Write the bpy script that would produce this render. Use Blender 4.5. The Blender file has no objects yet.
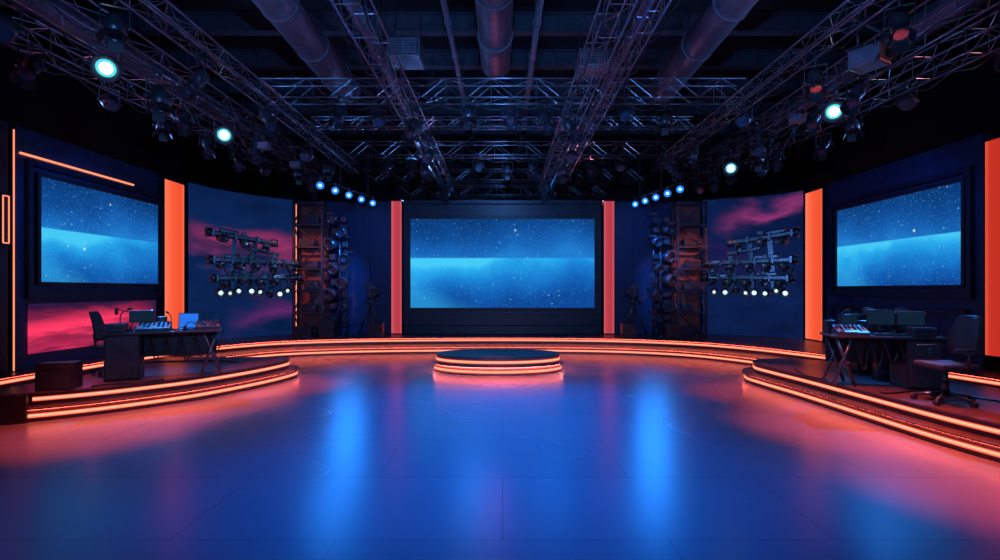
import bpy, bmesh, math, random
from mathutils import Vector, Matrix, Euler
random.seed(7)
C = bpy.context.scene.collection
sc = bpy.context.scene
try:
    sc.view_settings.view_transform = 'Standard'
except Exception: pass

# ---------------------------------------------------------------- materials
def newmat(name):
    m = bpy.data.materials.new(name); m.use_nodes = True
    nt = m.node_tree
    for n in list(nt.nodes): nt.nodes.remove(n)
    out = nt.nodes.new('ShaderNodeOutputMaterial')
    return m, nt, out
def N(nt, t, **kw):
    n = nt.nodes.new(t)
    for k, v in kw.items():
        if hasattr(n, k): setattr(n, k, v)
    return n
def surf(name, col, rough=0.5, metal=0.0, var=0.25, scale=6.0, bump=0.03):
    m, nt, out = newmat(name)
    b = N(nt, 'ShaderNodeBsdfPrincipled')
    tc = N(nt, 'ShaderNodeTexCoord'); no = N(nt, 'ShaderNodeTexNoise')
    no.inputs['Scale'].default_value = scale; no.inputs['Detail'].default_value = 3
    nt.links.new(tc.outputs['Object'], no.inputs['Vector'])
    cr = N(nt, 'ShaderNodeValToRGB')
    cr.color_ramp.elements[0].position = .3; cr.color_ramp.elements[1].position = .7
    cr.color_ramp.elements[0].color = (*[c*(1-var) for c in col], 1)
    cr.color_ramp.elements[1].color = (*[min(1, c*(1+var)) for c in col], 1)
    nt.links.new(no.outputs['Fac'], cr.inputs['Fac'])
    nt.links.new(cr.outputs['Color'], b.inputs['Base Color'])
    b.inputs['Roughness'].default_value = rough; b.inputs['Metallic'].default_value = metal
    if bump:
        bp = N(nt, 'ShaderNodeBump'); bp.inputs['Strength'].default_value = bump
        nt.links.new(no.outputs['Fac'], bp.inputs['Height']); nt.links.new(bp.outputs['Normal'], b.inputs['Normal'])
    nt.links.new(b.outputs['BSDF'], out.inputs['Surface'])
    return m
def emis(name, col, strength, col2=None):
    m, nt, out = newmat(name)
    e = N(nt, 'ShaderNodeEmission'); e.inputs['Strength'].default_value = strength
    tc = N(nt, 'ShaderNodeTexCoord'); no = N(nt, 'ShaderNodeTexNoise'); no.inputs['Scale'].default_value = 1.3
    nt.links.new(tc.outputs['Object'], no.inputs['Vector'])
    cr = N(nt, 'ShaderNodeValToRGB')
    c2 = col2 or tuple(c*.8 for c in col)
    cr.color_ramp.elements[0].position = .35; cr.color_ramp.elements[1].position = .65
    cr.color_ramp.elements[0].color = (*c2, 1); cr.color_ramp.elements[1].color = (*col, 1)
    nt.links.new(no.outputs['Fac'], cr.inputs['Fac']); nt.links.new(cr.outputs['Color'], e.inputs['Color'])
    nt.links.new(e.outputs['Emission'], out.inputs['Surface'])
    return m
def ramp(nt, els, fac):
    cr = N(nt, 'ShaderNodeValToRGB'); r = cr.color_ramp
    r.elements[0].position = els[0][0]; r.elements[0].color = (*els[0][1], 1)
    r.elements[1].position = els[-1][0]; r.elements[1].color = (*els[-1][1], 1)
    for p, c in els[1:-1]:
        e = r.elements.new(p); e.color = (*c, 1)
    nt.links.new(fac, cr.inputs['Fac']); return cr.outputs['Color']
def gradient_led(name, axis, els, strength):
    """diffuser whose brightness varies across its own width / height"""
    m, nt, out = newmat(name)
    tc = N(nt, 'ShaderNodeTexCoord'); sp = N(nt, 'ShaderNodeSeparateXYZ')
    nt.links.new(tc.outputs['Generated'], sp.inputs[0])
    c = ramp(nt, els, sp.outputs[axis])
    e = N(nt, 'ShaderNodeEmission'); e.inputs['Strength'].default_value = strength
    nt.links.new(c, e.inputs['Color']); nt.links.new(e.outputs[0], out.inputs['Surface'])
    return m
def math_(nt, op, a, b=None, clamp=False):
    n = N(nt, 'ShaderNodeMath', operation=op); n.use_clamp = clamp
    for i, v in enumerate((a, b)):
        if v is None: continue
        if isinstance(v, (int, float)): n.inputs[i].default_value = v
        else: nt.links.new(v, n.inputs[i])
    return n.outputs[0]
def mixc(nt, fac, a, b, bt='MIX'):
    n = N(nt, 'ShaderNodeMixRGB', blend_type=bt)
    for i, v in ((0, fac), (1, a), (2, b)):
        if isinstance(v, (int, float)): n.inputs[i].default_value = v
        elif isinstance(v, tuple): n.inputs[i].default_value = (*v, 1)
        else: nt.links.new(v, n.inputs[i])
    return n.outputs[0]
def screenmat(name, split, seed, strength, aspect, dust=1.0):
    m, nt, out = newmat(name)
    tc = N(nt, 'ShaderNodeTexCoord'); sp = N(nt, 'ShaderNodeSeparateXYZ')
    nt.links.new(tc.outputs['Generated'], sp.inputs[0])
    cb = N(nt, 'ShaderNodeCombineXYZ')
    nt.links.new(math_(nt, 'MULTIPLY', sp.outputs['X'], aspect), cb.inputs[0])
    nt.links.new(sp.outputs['Z'], cb.inputs[1]); cb.inputs[2].default_value = seed
    no = N(nt, 'ShaderNodeTexNoise'); no.inputs['Scale'].default_value = 1.5; no.inputs['Detail'].default_value = 3
    nt.links.new(cb.outputs[0], no.inputs['Vector'])
    n0 = math_(nt, 'SUBTRACT', no.outputs['Fac'], .5)
    u, v = sp.outputs['X'], sp.outputs['Z']
    up = ramp(nt, [(split-.02, (.014, .20, .62)), (split+.10, (.009, .13, .48)), (.8, (.005, .075, .32)), (1.0, (.003, .045, .20))],
              math_(nt, 'ADD', v, math_(nt, 'MULTIPLY', n0, .5)))
    g = math_(nt, 'ADD', math_(nt, 'DIVIDE', v, split), math_(nt, 'MULTIPLY', n0, 1.0))
    g = math_(nt, 'ADD', g, math_(nt, 'MULTIPLY', math_(nt, 'SUBTRACT', .5, u), .4))
    lo = ramp(nt, [(0.0, (.004, .065, .32)), (.3, (.006, .12, .47)), (.6, (.010, .22, .66)), (.85, (.02, .40, .86)), (1.0, (.06, .60, .95))], g)
    hill = math_(nt, 'SUBTRACT', math_(nt, 'MULTIPLY', math_(nt, 'SUBTRACT', .42, u), 1.1), math_(nt, 'ADD', v, .02))
    hill = math_(nt, 'MULTIPLY', math_(nt, 'ADD', hill, math_(nt, 'MULTIPLY', n0, .2)), 4, clamp=True)
    lo = mixc(nt, math_(nt, 'MULTIPLY', hill, .5), lo, (.03, .40, .80))
    isup = math_(nt, 'MULTIPLY', math_(nt, 'SUBTRACT', v, split-.008), 70, clamp=True)
    a = mixc(nt, isup, lo, up)
    for sc_, rmax, pw, amt, c in ((70, .50, 1.6, .27*dust, (.12, .52, .92)), (26, .24, 3.2, .75, (.35, .8, 1.0)), (6, .15, 4.5, .95, (.7, .95, 1.0))):
        vo = N(nt, 'ShaderNodeTexVoronoi'); vo.inputs['Scale'].default_value = sc_
        nt.links.new(cb.outputs[0], vo.inputs['Vector'])
        sx = N(nt, 'ShaderNodeSeparateXYZ'); nt.links.new(vo.outputs['Color'], sx.inputs[0])
        rad = math_(nt, 'MULTIPLY', math_(nt, 'POWER', sx.outputs[0], pw), rmax)
        st = math_(nt, 'SUBTRACT', 1.0, math_(nt, 'DIVIDE', vo.outputs['Distance'], math_(nt, 'ADD', rad, .002)), clamp=True)
        st = math_(nt, 'MULTIPLY', st, 1.6, clamp=True)
        a = mixc(nt, math_(nt, 'MULTIPLY', st, amt), a, c)
    e = N(nt, 'ShaderNodeEmission'); e.inputs['Strength'].default_value = strength
    nt.links.new(a, e.inputs['Color']); nt.links.new(e.outputs[0], out.inputs['Surface'])
    return m
def nebulamat(name, bands, seed, base=(.008, .022, .065), em=1.0, usc=.6):
    m, nt, out = newmat(name)
    tc = N(nt, 'ShaderNodeTexCoord'); sp = N(nt, 'ShaderNodeSeparateXYZ')
    nt.links.new(tc.outputs['UV'], sp.inputs[0])
    mp = N(nt, 'ShaderNodeMapping'); mp.inputs['Location'].default_value = (seed, seed*.7, 0); mp.inputs['Scale'].default_value = (usc, 2.0, 1)
    mp.inputs['Rotation'].default_value = (0, 0, .18)
    nt.links.new(tc.outputs['UV'], mp.inputs['Vector'])
    no = N(nt, 'ShaderNodeTexNoise'); no.inputs['Scale'].default_value = 3.0; no.inputs['Detail'].default_value = 5; no.inputs['Roughness'].default_value = .52
    nt.links.new(mp.outputs[0], no.inputs['Vector'])
    n0 = math_(nt, 'SUBTRACT', no.outputs['Fac'], .5)
    u, v = sp.outputs['X'], sp.outputs['Y']
    col = ramp(nt, [(.3, tuple(c*.75 for c in base)), (.75, tuple(c*1.4 for c in base))], no.outputs['Fac'])
    for cv, sl, w, c, u0, u1 in bands:
        line = math_(nt, 'ADD', math_(nt, 'MULTIPLY', math_(nt, 'SUBTRACT', u, .5), sl), cv)
        d = math_(nt, 'ABSOLUTE', math_(nt, 'ADD', math_(nt, 'SUBTRACT', v, line), math_(nt, 'MULTIPLY', n0, .5)))
        f = math_(nt, 'SUBTRACT', 1.0, math_(nt, 'DIVIDE', d, w), clamp=True)
        f = math_(nt, 'POWER', f, 1.5)
        um = math_(nt, 'MULTIPLY', math_(nt, 'MULTIPLY', math_(nt, 'SUBTRACT', u, u0), 2.5, clamp=True),
                   math_(nt, 'MULTIPLY', math_(nt, 'SUBTRACT', u1, u), 2.5, clamp=True))
        f = math_(nt, 'MULTIPLY', f, um)
        f = math_(nt, 'MULTIPLY', f, math_(nt, 'ADD', math_(nt, 'MULTIPLY', no.outputs['Fac'], 1.3), .22), clamp=True)
        col = mixc(nt, f, col, c)
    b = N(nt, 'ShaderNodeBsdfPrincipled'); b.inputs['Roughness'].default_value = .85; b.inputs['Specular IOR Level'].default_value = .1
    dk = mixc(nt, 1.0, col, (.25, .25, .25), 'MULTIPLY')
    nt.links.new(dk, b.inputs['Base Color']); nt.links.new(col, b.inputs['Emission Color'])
    b.inputs['Emission Strength'].default_value = em  # printed clouds glow by themselves, standing in for light on them
    nt.links.new(b.outputs[0], out.inputs['Surface'])
    return m

M = {}
M['black'] = surf('black_paint', (.014, .016, .024), .5)
M['blackmetal'] = surf('black_metal', (.06, .068, .088), .32, .5)
M['rigmetal'] = surf('rig_gunmetal', (.11, .13, .17), .28, .7)
M['rigdark'] = surf('rig_black_anodised', (.07, .085, .11), .25, .7)
M['truss'] = surf('truss_aluminium', (.27, .30, .36), .28, .85)
M['duct'] = surf('galvanised_duct', (.17, .19, .24), .45, .3)
M['beam'] = surf('ceiling_beam_paint', (.035, .046, .068), .7)
M['ceil'] = surf('ceiling_dark_paint', (.005, .008, .014), .9)
M['room'] = surf('room_wall_black', (.005, .007, .013), .9)
M['navy'] = surf('set_panel_navy', (.010, .034, .11), .5)
M['navy2'] = surf('set_frame_navy', (.006, .014, .042), .45)
M['deck'] = surf('stage_deck_dark', (.10, .07, .085), .32)
M['step'] = surf('stage_step_face', (.075, .05, .06), .4)
M['podstep'] = surf('podium_step_face', (.22, .14, .15), .4)
M['fabric'] = surf('chair_fabric_black', (.03, .037, .055), .6, scale=40)
M['plastic'] = surf('black_plastic', (.04, .047, .064), .28)
M['greyplastic'] = surf('grey_plastic', (.14, .16, .21), .38)
M['wood'] = surf('desk_laminate_dark', (.04, .038, .052), .3)
M['brown'] = surf('tower_brown_panel', (.20, .06, .045), .55)
M['rubber'] = surf('cable_rubber', (.012, .012, .015), .5)
M['orange'] = emis('orange_led', (1.0, .26, .135), 1.5, (1.0, .23, .115))
M['strip'] = gradient_led('orange_led_profile', 'Z', [(0.0, (.40, .035, .02)), (.28, (.85, .15, .08)), (.5, (1.0, .36, .22)), (.62, (1.0, .38, .24)), (.82, (.80, .14, .08)), (1.0, (.35, .03, .018))], 1.8)
M['underglow'] = emis('orange_added_glow', (1.0, .125, .07), 17, (1.0, .115, .06))  # added hidden glow, washes floor and risers from under the treads
M['underglow3'] = emis('orange_added_glow_podium', (1.0, .16, .12), 36, (1.0, .15, .11))  # stronger added glow for the floor around the podium
M['orangecol'] = gradient_led('orange_column_diffuser', 'X', [(0, (1.0, .25, .14)), (.12, (1.0, .17, .08)), (.45, (.95, .105, .04)), (.85, (.9, .085, .03)), (1, (1.0, .17, .08))], 1.0)
M['redcol'] = gradient_led('red_column_diffuser', 'X', [(0, (1.0, .13, .07)), (.15, (.70, .04, .022)), (.85, (.62, .03, .018)), (1, (1.0, .15, .08))], .85)
M['pinkcol'] = gradient_led('pink_column_diffuser', 'X', [(0, (.85, .14, .17)), (.25, (.62, .06, .09)), (.75, (.55, .05, .08)), (1, (.8, .12, .14))], .85)
M['lens'] = emis('lamp_lens_cyan', (.10, .70, .80), 1.2, (.08, .62, .74))
M['lenscore'] = emis('lamp_lens_core', (.75, 1.0, 1.0), 8)
M['lensblue'] = emis('lamp_lens_blue', (.015, .22, 1.0), 1.5, (.012, .18, 1.0))
M['lensbluecore'] = emis('lamp_lens_blue_core', (.25, .65, 1.0), 8)
M['lensmall'] = emis('lamp_lens_pale', (.60, .85, 1.0), 1.5)
M['lensdark'] = surf('lamp_lens_glass_dark', (.05, .08, .13), .1)
M['laptop'] = emis('laptop_display_blue', (.02, .18, .85), 1.2)
M['monitor'] = emis('monitor_display_dim', (.01, .03, .07), .6)
M['keys'] = emis('status_lights_amber', (.8, .15, .05), .8)
M['scr_c'] = screenmat('starfield_display', .56, 3.1, 1.0, 2.05)
M['scr_l'] = screenmat('starfield_display_side', .52, 8.4, .97, 1.6, 1.4)
M['scr_r'] = screenmat('starfield_display_side', .52, 5.7, .97, 1.7, 1.4)
M['neb_l'] = nebulamat('nebula_backdrop_glow', [(.66, -.05, .16, (.34, .035, .13), -.1, 1.4), (.12, .1, .12, (.15, .02, .15), .4, 1.4)], 1.3, (.003, .015, .072))
M['neb_r'] = nebulamat('nebula_backdrop_glow', [(.86, .12, .11, (.28, .035, .16), .1, 1.4), (.5, -.3, .14, (.02, .010, .09), -.3, .7)], 4.2, (.003, .011, .060))
M['neb_low'] = nebulamat('nebula_low_panel_glow', [(.58, .25, .42, (1.0, .04, .12), -.4, 1.0), (.12, .1, .25, (.5, .02, .08), -.3, .8)], 2.6, (.022, .006, .032), 1.3, 1.4)

def floormat():
    m, nt, out = newmat('studio_floor_gloss')
    b = N(nt, 'ShaderNodeBsdfPrincipled'); tc = N(nt, 'ShaderNodeTexCoord')
    br = N(nt, 'ShaderNodeTexBrick'); br.offset = .5
    br.inputs['Scale'].default_value = 1.0; br.inputs['Brick Width'].default_value = 2.4; br.inputs['Row Height'].default_value = 1.2
    br.inputs['Mortar Size'].default_value = .005
    br.inputs['Color1'].default_value = (.20, .19, .28, 1); br.inputs['Color2'].default_value = (.19, .182, .27, 1)
    br.inputs['Mortar'].default_value = (.11, .105, .16, 1)
    nt.links.new(tc.outputs['Object'], br.inputs['Vector'])
    no = N(nt, 'ShaderNodeTexNoise'); no.inputs['Scale'].default_value = .5; no.inputs['Detail'].default_value = 1
    nt.links.new(tc.outputs['Object'], no.inputs['Vector'])
    c = mixc(nt, .12, br.outputs['Color'], ramp(nt, [(.3, (.5, .5, .5)), (.7, (1, 1, 1))], no.outputs['Fac']), 'MULTIPLY')
    nt.links.new(c, b.inputs['Base Color'])
    rr = N(nt, 'ShaderNodeMapRange'); rr.inputs['To Min'].default_value = .25; rr.inputs['To Max'].default_value = .29
    nt.links.new(no.outputs['Fac'], rr.inputs['Value']); nt.links.new(rr.outputs[0], b.inputs['Roughness'])
    b.inputs['Specular IOR Level'].default_value = 1.0
    nt.links.new(b.outputs[0], out.inputs['Surface'])
    return m
M['floor'] = floormat()

# ---------------------------------------------------------------- builder
class MB:
    def __init__(s): s.bm = bmesh.new()
    def box(s, c, sz, rot=None, bev=0):
        mt = Matrix.Translation(c)
        if rot: mt = mt @ Euler(rot).to_matrix().to_4x4()
        mt = mt @ Matrix.Diagonal((*sz, 1))
        r = bmesh.ops.create_cube(s.bm, size=1, matrix=mt)
        if bev:
            es = list({e for v in r['verts'] for e in v.link_edges})
            bmesh.ops.bevel(s.bm, geom=es, offset=bev, segments=2, affect='EDGES', profile=.5)
        return s
    def tube(s, pts, radii, seg=8, cap=True):
        pts = [Vector(p) for p in pts]; n = len(pts); rings = []
        if isinstance(radii, (int, float)): radii = [radii]*n
        d0 = (pts[1]-pts[0]).normalized()
        ref = Vector((0, 0, 1)) if abs(d0.z) < .9 else Vector((0, 1, 0))
        for i in range(n):
            d = (pts[min(i+1, n-1)]-pts[max(i-1, 0)]).normalized()
            a = ref-d*ref.dot(d)
            if a.length < 1e-4: a = d.orthogonal()
            a.normalize(); b = d.cross(a)
            rings.append([s.bm.verts.new(pts[i]+(a*math.cos(2*math.pi*k/seg)+b*math.sin(2*math.pi*k/seg))*radii[i]) for k in range(seg)])
        for q, r in zip(rings, rings[1:]):
            for k in range(seg):
                f = s.bm.faces.new((q[k], q[(k+1) % seg], r[(k+1) % seg], r[k])); f.smooth = seg >= 8
        if cap:
            s.bm.faces.new(rings[0][::-1]); s.bm.faces.new(rings[-1])
        return s
    def cyl(s, p, q, r, r2=None, seg=10, cap=True):
        if (Vector(q)-Vector(p)).length < 1e-6: return s
        return s.tube([p, q], [r, r if r2 is None else r2], seg, cap)
    def path(s, pts, r, seg=8): return s.tube(pts, r, seg)
    def polyrod(s, pts, r, seg=8):
        for a, b in zip(pts, pts[1:]): s.cyl(a, b, r, seg=seg)
        return s
    def prism(s, pts, z0, z1):
        lo = [s.bm.verts.new((x, y, z0)) for x, y in pts]; hi = [s.bm.verts.new((x, y, z1)) for x, y in pts]
        n = len(pts)
        s.bm.faces.new(lo[::-1]); s.bm.faces.new(hi)
        for i in range(n): s.bm.faces.new((lo[i], lo[(i+1) % n], hi[(i+1) % n], hi[i]))
        bmesh.ops.recalc_face_normals(s.bm, faces=s.bm.faces)
        return s
    def band(s, pts, z0, z1, a, b, closed=False):
        n = len(pts); rings = []
        for i in range(n):
            if closed: p0, p1 = pts[i-1], pts[(i+1) % n]
            else: p0, p1 = pts[max(i-1, 0)], pts[min(i+1, n-1)]
            t = Vector((p1[0]-p0[0], p1[1]-p0[1])).normalized(); nn = Vector((-t.y, t.x)); p = Vector(pts[i])
            A, B = p+nn*a, p+nn*b
            rings.append([s.bm.verts.new((A.x, A.y, z0)), s.bm.verts.new((B.x, B.y, z0)), s.bm.verts.new((B.x, B.y, z1)), s.bm.verts.new((A.x, A.y, z1))])
        for i in range(n if closed else n-1):
            r, q = rings[i], rings[(i+1) % n]
            for k in range(4): s.bm.faces.new((r[k], r[(k+1) % 4], q[(k+1) % 4], q[k]))
        if not closed:
            s.bm.faces.new(rings[0][::-1]); s.bm.faces.new(rings[-1])
        bmesh.ops.recalc_face_normals(s.bm, faces=s.bm.faces)
        return s
    def lathe(s, prof, axis_m, seg=20):
        rings = []
        for r, z in prof:
            rings.append([s.bm.verts.new(axis_m @ Vector((r*math.cos(2*math.pi*k/seg), r*math.sin(2*math.pi*k/seg), z))) for k in range(seg)])
        for a, b in zip(rings, rings[1:]):
            for k in range(seg):
                f = s.bm.faces.new((a[k], a[(k+1) % seg], b[(k+1) % seg], b[k])); f.smooth = True
        bmesh.ops.recalc_face_normals(s.bm, faces=s.bm.faces)
        return s
    def obj(s, name, mat, parent=None, label=None):
        me = bpy.data.meshes.new(name); s.bm.to_mesh(me); s.bm.free()
        o = bpy.data.objects.new(name, me); C.objects.link(o); me.materials.append(M[mat] if isinstance(mat, str) else mat)
        if parent: o.parent = parent
        if label: o['label'] = label
        return o
def thing(name, label, cat, loc=(0, 0, 0), rz=0, group=None):
    e = bpy.data.objects.new(name, None); e.empty_display_size = .2; C.objects.link(e)
    e.location = loc; e.rotation_euler = (0, 0, rz); e['label'] = label; e['category'] = cat
    if group: e['group'] = group
    return e
def tagtop(o, label, cat, group=None):
    o['label'] = label; o['category'] = cat
    if group: o['group'] = group
    return o
KIDS = {}
def dup(t, loc, rz=0, sc_=1.0, label=None):
    def cp(o, par):
        n = o.copy(); C.objects.link(n)
        if par: n.parent = par
        for c in KIDS[o.name]: cp(c, n)
        return n
    if t.name not in KIDS:
        def reg(o):
            KIDS[o.name] = list(o.children)
            for c in KIDS[o.name]: reg(c)
        reg(t)
    n = cp(t, None); n.location = loc; n.rotation_euler = (0, 0, rz); n.scale = (sc_,)*3
    if label: n['label'] = label
    return n
def structure(o): o['kind'] = 'structure'; return o
def cat_rom(P, k=6):
    out = []
    n = len(P)
    for i in range(n-1):
        p0, p1, p2, p3 = [Vector(P[max(0, min(n-1, j))]) for j in (i-1, i, i+1, i+2)]
        for t in range(k):
            u = t/k
            out.append(tuple(.5*((2*p1)+(-p0+p2)*u+(2*p0-5*p1+4*p2-p3)*u*u+(-p0+3*p1-3*p2+p3)*u**3)))
    out.append(tuple(P[-1])); return out
def offset(pts, d):
    o = []
    n = len(pts)
    for i in range(n):
        p0, p1 = pts[max(i-1, 0)], pts[min(i+1, n-1)]
        t = Vector((p1[0]-p0[0], p1[1]-p0[1])).normalized()
        o.append((pts[i][0]-t.y*d, pts[i][1]+t.x*d))
    return o

# ---------------------------------------------------------------- room shell
RX, RY0, RY1, RH = 10.6, -4.5, 20.5, 8.2
structure(MB().box((0, (RY0+RY1)/2, -.1), (2*RX+.4, RY1-RY0+.4, .2)).obj('floor', 'floor'))
structure(MB().box((0, (RY0+RY1)/2, RH+.1), (2*RX+.4, RY1-RY0+.4, .2)).obj('ceiling', 'ceil'))
structure(MB().box((-RX-.1, (RY0+RY1)/2, RH/2), (.2, RY1-RY0, RH)).obj('wall_left', 'room'))
structure(MB().box((RX+.1, (RY0+RY1)/2, RH/2), (.2, RY1-RY0, RH)).obj('wall_right', 'room'))
structure(MB().box((0, RY1+.1, RH/2), (2*RX, .2, RH)).obj('wall_back', 'room'))
structure(MB().box((0, RY0-.1, RH/2), (2*RX, .2, RH)).obj('wall_front', 'room'))

for y in (5.2, 6.8, 8.4, 10.0, 11.6, 13.4, 15.2, 17.0, 19.2):
    b = MB(); L = 2*RX-.02
    b.box((0, 0, .02), (L, .22, .03)).box((0, 0, .22), (L, .03, .40)).box((0, 0, .43), (L, .22, .03))
    o = b.obj('ceiling_beam', 'beam'); o.location = (0, y, RH-.45)
    tagtop(o, 'dark painted steel ceiling I-beam spanning the studio', 'beam', 'steel ceiling beams')

def duct(x0, y0, x1, y1, z, r, label):
    L = math.hypot(x1-x0, y1-y0); rz = math.atan2(-(x1-x0), y1-y0)
    t = thing('ventilation_duct', label, 'duct', (x0, y0, z), rz)
    MB().cyl((0, 0, 0), (0, L, 0), r, seg=28).obj('duct_tube', 'duct', t)
    y = .6
    while y < L:
        MB().cyl((0, y-.03, 0), (0, y+.03, 0), r+.02, seg=28).obj('joint_ring', 'duct', t); y += 1.5
    y = 1.0
    while y < L:
        for s in (-1, 1): MB().cyl((s*(r+.01), y, 0), (s*(r+.01), y, RH-z), .012, seg=6).obj('hanger_rod', 'blackmetal', t)
        y += 3.5
duct(-3.85, 3.5, -3.85, 12.4, 6.75, .33, 'large round grey galvanised ventilation duct under the ceiling')
duct(-.15, 3.5, -.15, 11.4, 6.95, .34, 'large round grey galvanised ventilation duct above the central trusses')
duct(3.95, 3.5, 3.95, 12.4, 6.75, .32, 'large round grey galvanised ventilation duct under the ceiling')
duct(-8.4, 3.5, -7.9, 19, 6.9, .25, 'slim round ventilation duct under the ceiling')
duct(8.0, 3.5, 8.2, 19, 6.9, .25, 'slim round ventilation duct under the ceiling')
duct(-2.75, 6, -2.75, 19, 7.0, .12, 'narrow round pipe running under the ceiling')
duct(-1.1, 5, -1.1, 19, 7.2, .06, 'narrow round pipe running under the ceiling')
duct(.7, 5, .7, 19, 7.2, .07, 'narrow round pipe running under the ceiling')
duct(2.75, 5, 2.75, 19, 7.2, .11, 'narrow round pipe running under the ceiling')
for (x, y, w) in ((-2.1, 10.9, .7), (2.1, 11.4, .8)):
    t = thing('rectangular_duct', 'boxy sheet-metal vent box with slatted grille', 'duct', (x, y, 6.75))
    MB().box((0, 0, .2), (w, .7, .4), bev=.01).obj('duct_box', 'duct', t)
    MB().box((0, -.36, .2), (w*.9, .02, .34)).obj('grille_frame', 'beam', t)
    b = MB()
    for k in range(6): b.box((0, -.38, .06+k*.055), (w*.84, .03, .018), rot=(.5, 0, 0))
    b.box((0, -.372, .2), (.02, .01, .32)); b.obj('grille', 'duct', t)
    for sx in (-1, 1): MB().cyl((sx*w*.4, .2, .38), (sx*w*.4, .2, RH-6.75), .012, seg=6).obj('hanger_rod', 'blackmetal', t)

# ---------------------------------------------------------------- trusses
TR = {}
def truss(key, p, q, z, w=.4, label='aluminium box truss hanging from the ceiling', hang=2):
    (x0, y0), (x1, y1) = p, q
    L = math.hypot(x1-x0, y1-y0); rz = math.atan2(-(x1-x0), y1-y0)
    TR[key] = (p, q, z, w)
    t = thing('lighting_truss', label, 'truss', (x0, y0, z), rz, 'ceiling lighting trusses')
    h = w/2
    for sx in (-1, 1):
        for zz in (0, w): MB().cyl((sx*h, 0, zz), (sx*h, L, zz), .016, seg=8).obj('chord', 'truss', t)
    b = MB(); n = max(2, round(L/(w*1.25))); st = L/n
    for i in range(n+1):
        y = i*st
        if i % 2 == 0:
            b.cyl((-h, y, 0), (h, y, 0), .006, seg=5); b.cyl((-h, y, w), (h, y, w), .006, seg=5)
            b.cyl((-h, y, 0), (-h, y, w), .006, seg=5); b.cyl((h, y, 0), (h, y, w), .006, seg=5)
        if i < n:
            a, c = (0, w) if i % 2 else (w, 0)
            for sx in (-h, h): b.cyl((sx, y, a), (sx, y+st, c), .0065, seg=5)
            a, c = (-h, h) if i % 2 else (h, -h)
            for zz in (0, w): b.cyl((a, y, zz), (c, y+st, zz), .0065, seg=5)
    b.obj('bracing', 'truss', t)
    for i in range(hang):
        y = L*(i+.5)/hang
        MB().cyl((0, y, w-.01), (0, y, RH-z), .009, seg=6).box((0, y, w+.0), (w+.06, .05, .04)).obj('hanger_rod', 'blackmetal', t)
    for side in (1, -1):
        P = []; y = .2; rr = random.Random(int(L*10)+side+int(z*100))
        while y < L-.2:
            P.append((side*(h+.02), y, -.02)); st2 = rr.uniform(.5, 1.1); P.append((side*(h+.03), y+st2/2, -.02-.12*st2)); y += st2
        MB().tube(cat_rom(P, 4), .010, 5).obj('power_cable', 'rubber', t)
        if w < .3: break
    return t
TZ = 5.2
truss('A', (-1.85, 2.0), (-1.85, 17.0), TZ, .32)
truss('B', (1.42, 2.0), (1.42, 17.0), TZ, .32)
truss('B2', (1.95, 2.0), (1.95, 17.0), TZ+.15, .22)
truss('L', (-5.55, 1.5), (-5.5, 17.0), TZ, .36)
truss('R', (5.65, 1.5), (5.8, 17.0), TZ, .36)
truss('L2', (-7.2, 2.0), (-6.2, 16.8), TZ+.1, .36)
truss('R2', (7.3, 2.0), (6.5, 16.8), TZ+.1, .36)
truss('L3', (-4.55, 2.0), (-4.45, 15.0), TZ+.12, .26)
truss('R3', (4.65, 2.0), (4.6, 15.0), TZ+.12, .26)
for k, (y, x) in enumerate(((10.3, 4.9), (12.4, 4.7), (14.6, 4.9), (17.9, 5.0))):
    truss('X%d' % k, (-x, y), (x, y), TZ+(.5 if k != 1 else .62), .38 if k != 1 else .24, 'aluminium cross truss above the long trusses')
truss('X9', (-3.6, 17.5), (3.6, 17.5), TZ-.1, .33, 'aluminium cross truss above the long trusses')
def at(key, y, side):
    p, q, z, w = TR[key]
    d = Vector((q[0]-p[0], q[1]-p[1])); d.normalize()
    s = (y-p[0])/d.x if key[0] == 'X' else (y-p[1])/d.y
    nn = Vector((d.y, -d.x)); P = Vector(p)+d*s+nn*side*w/2
    return (P.x, P.y, z-.005)

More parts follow.
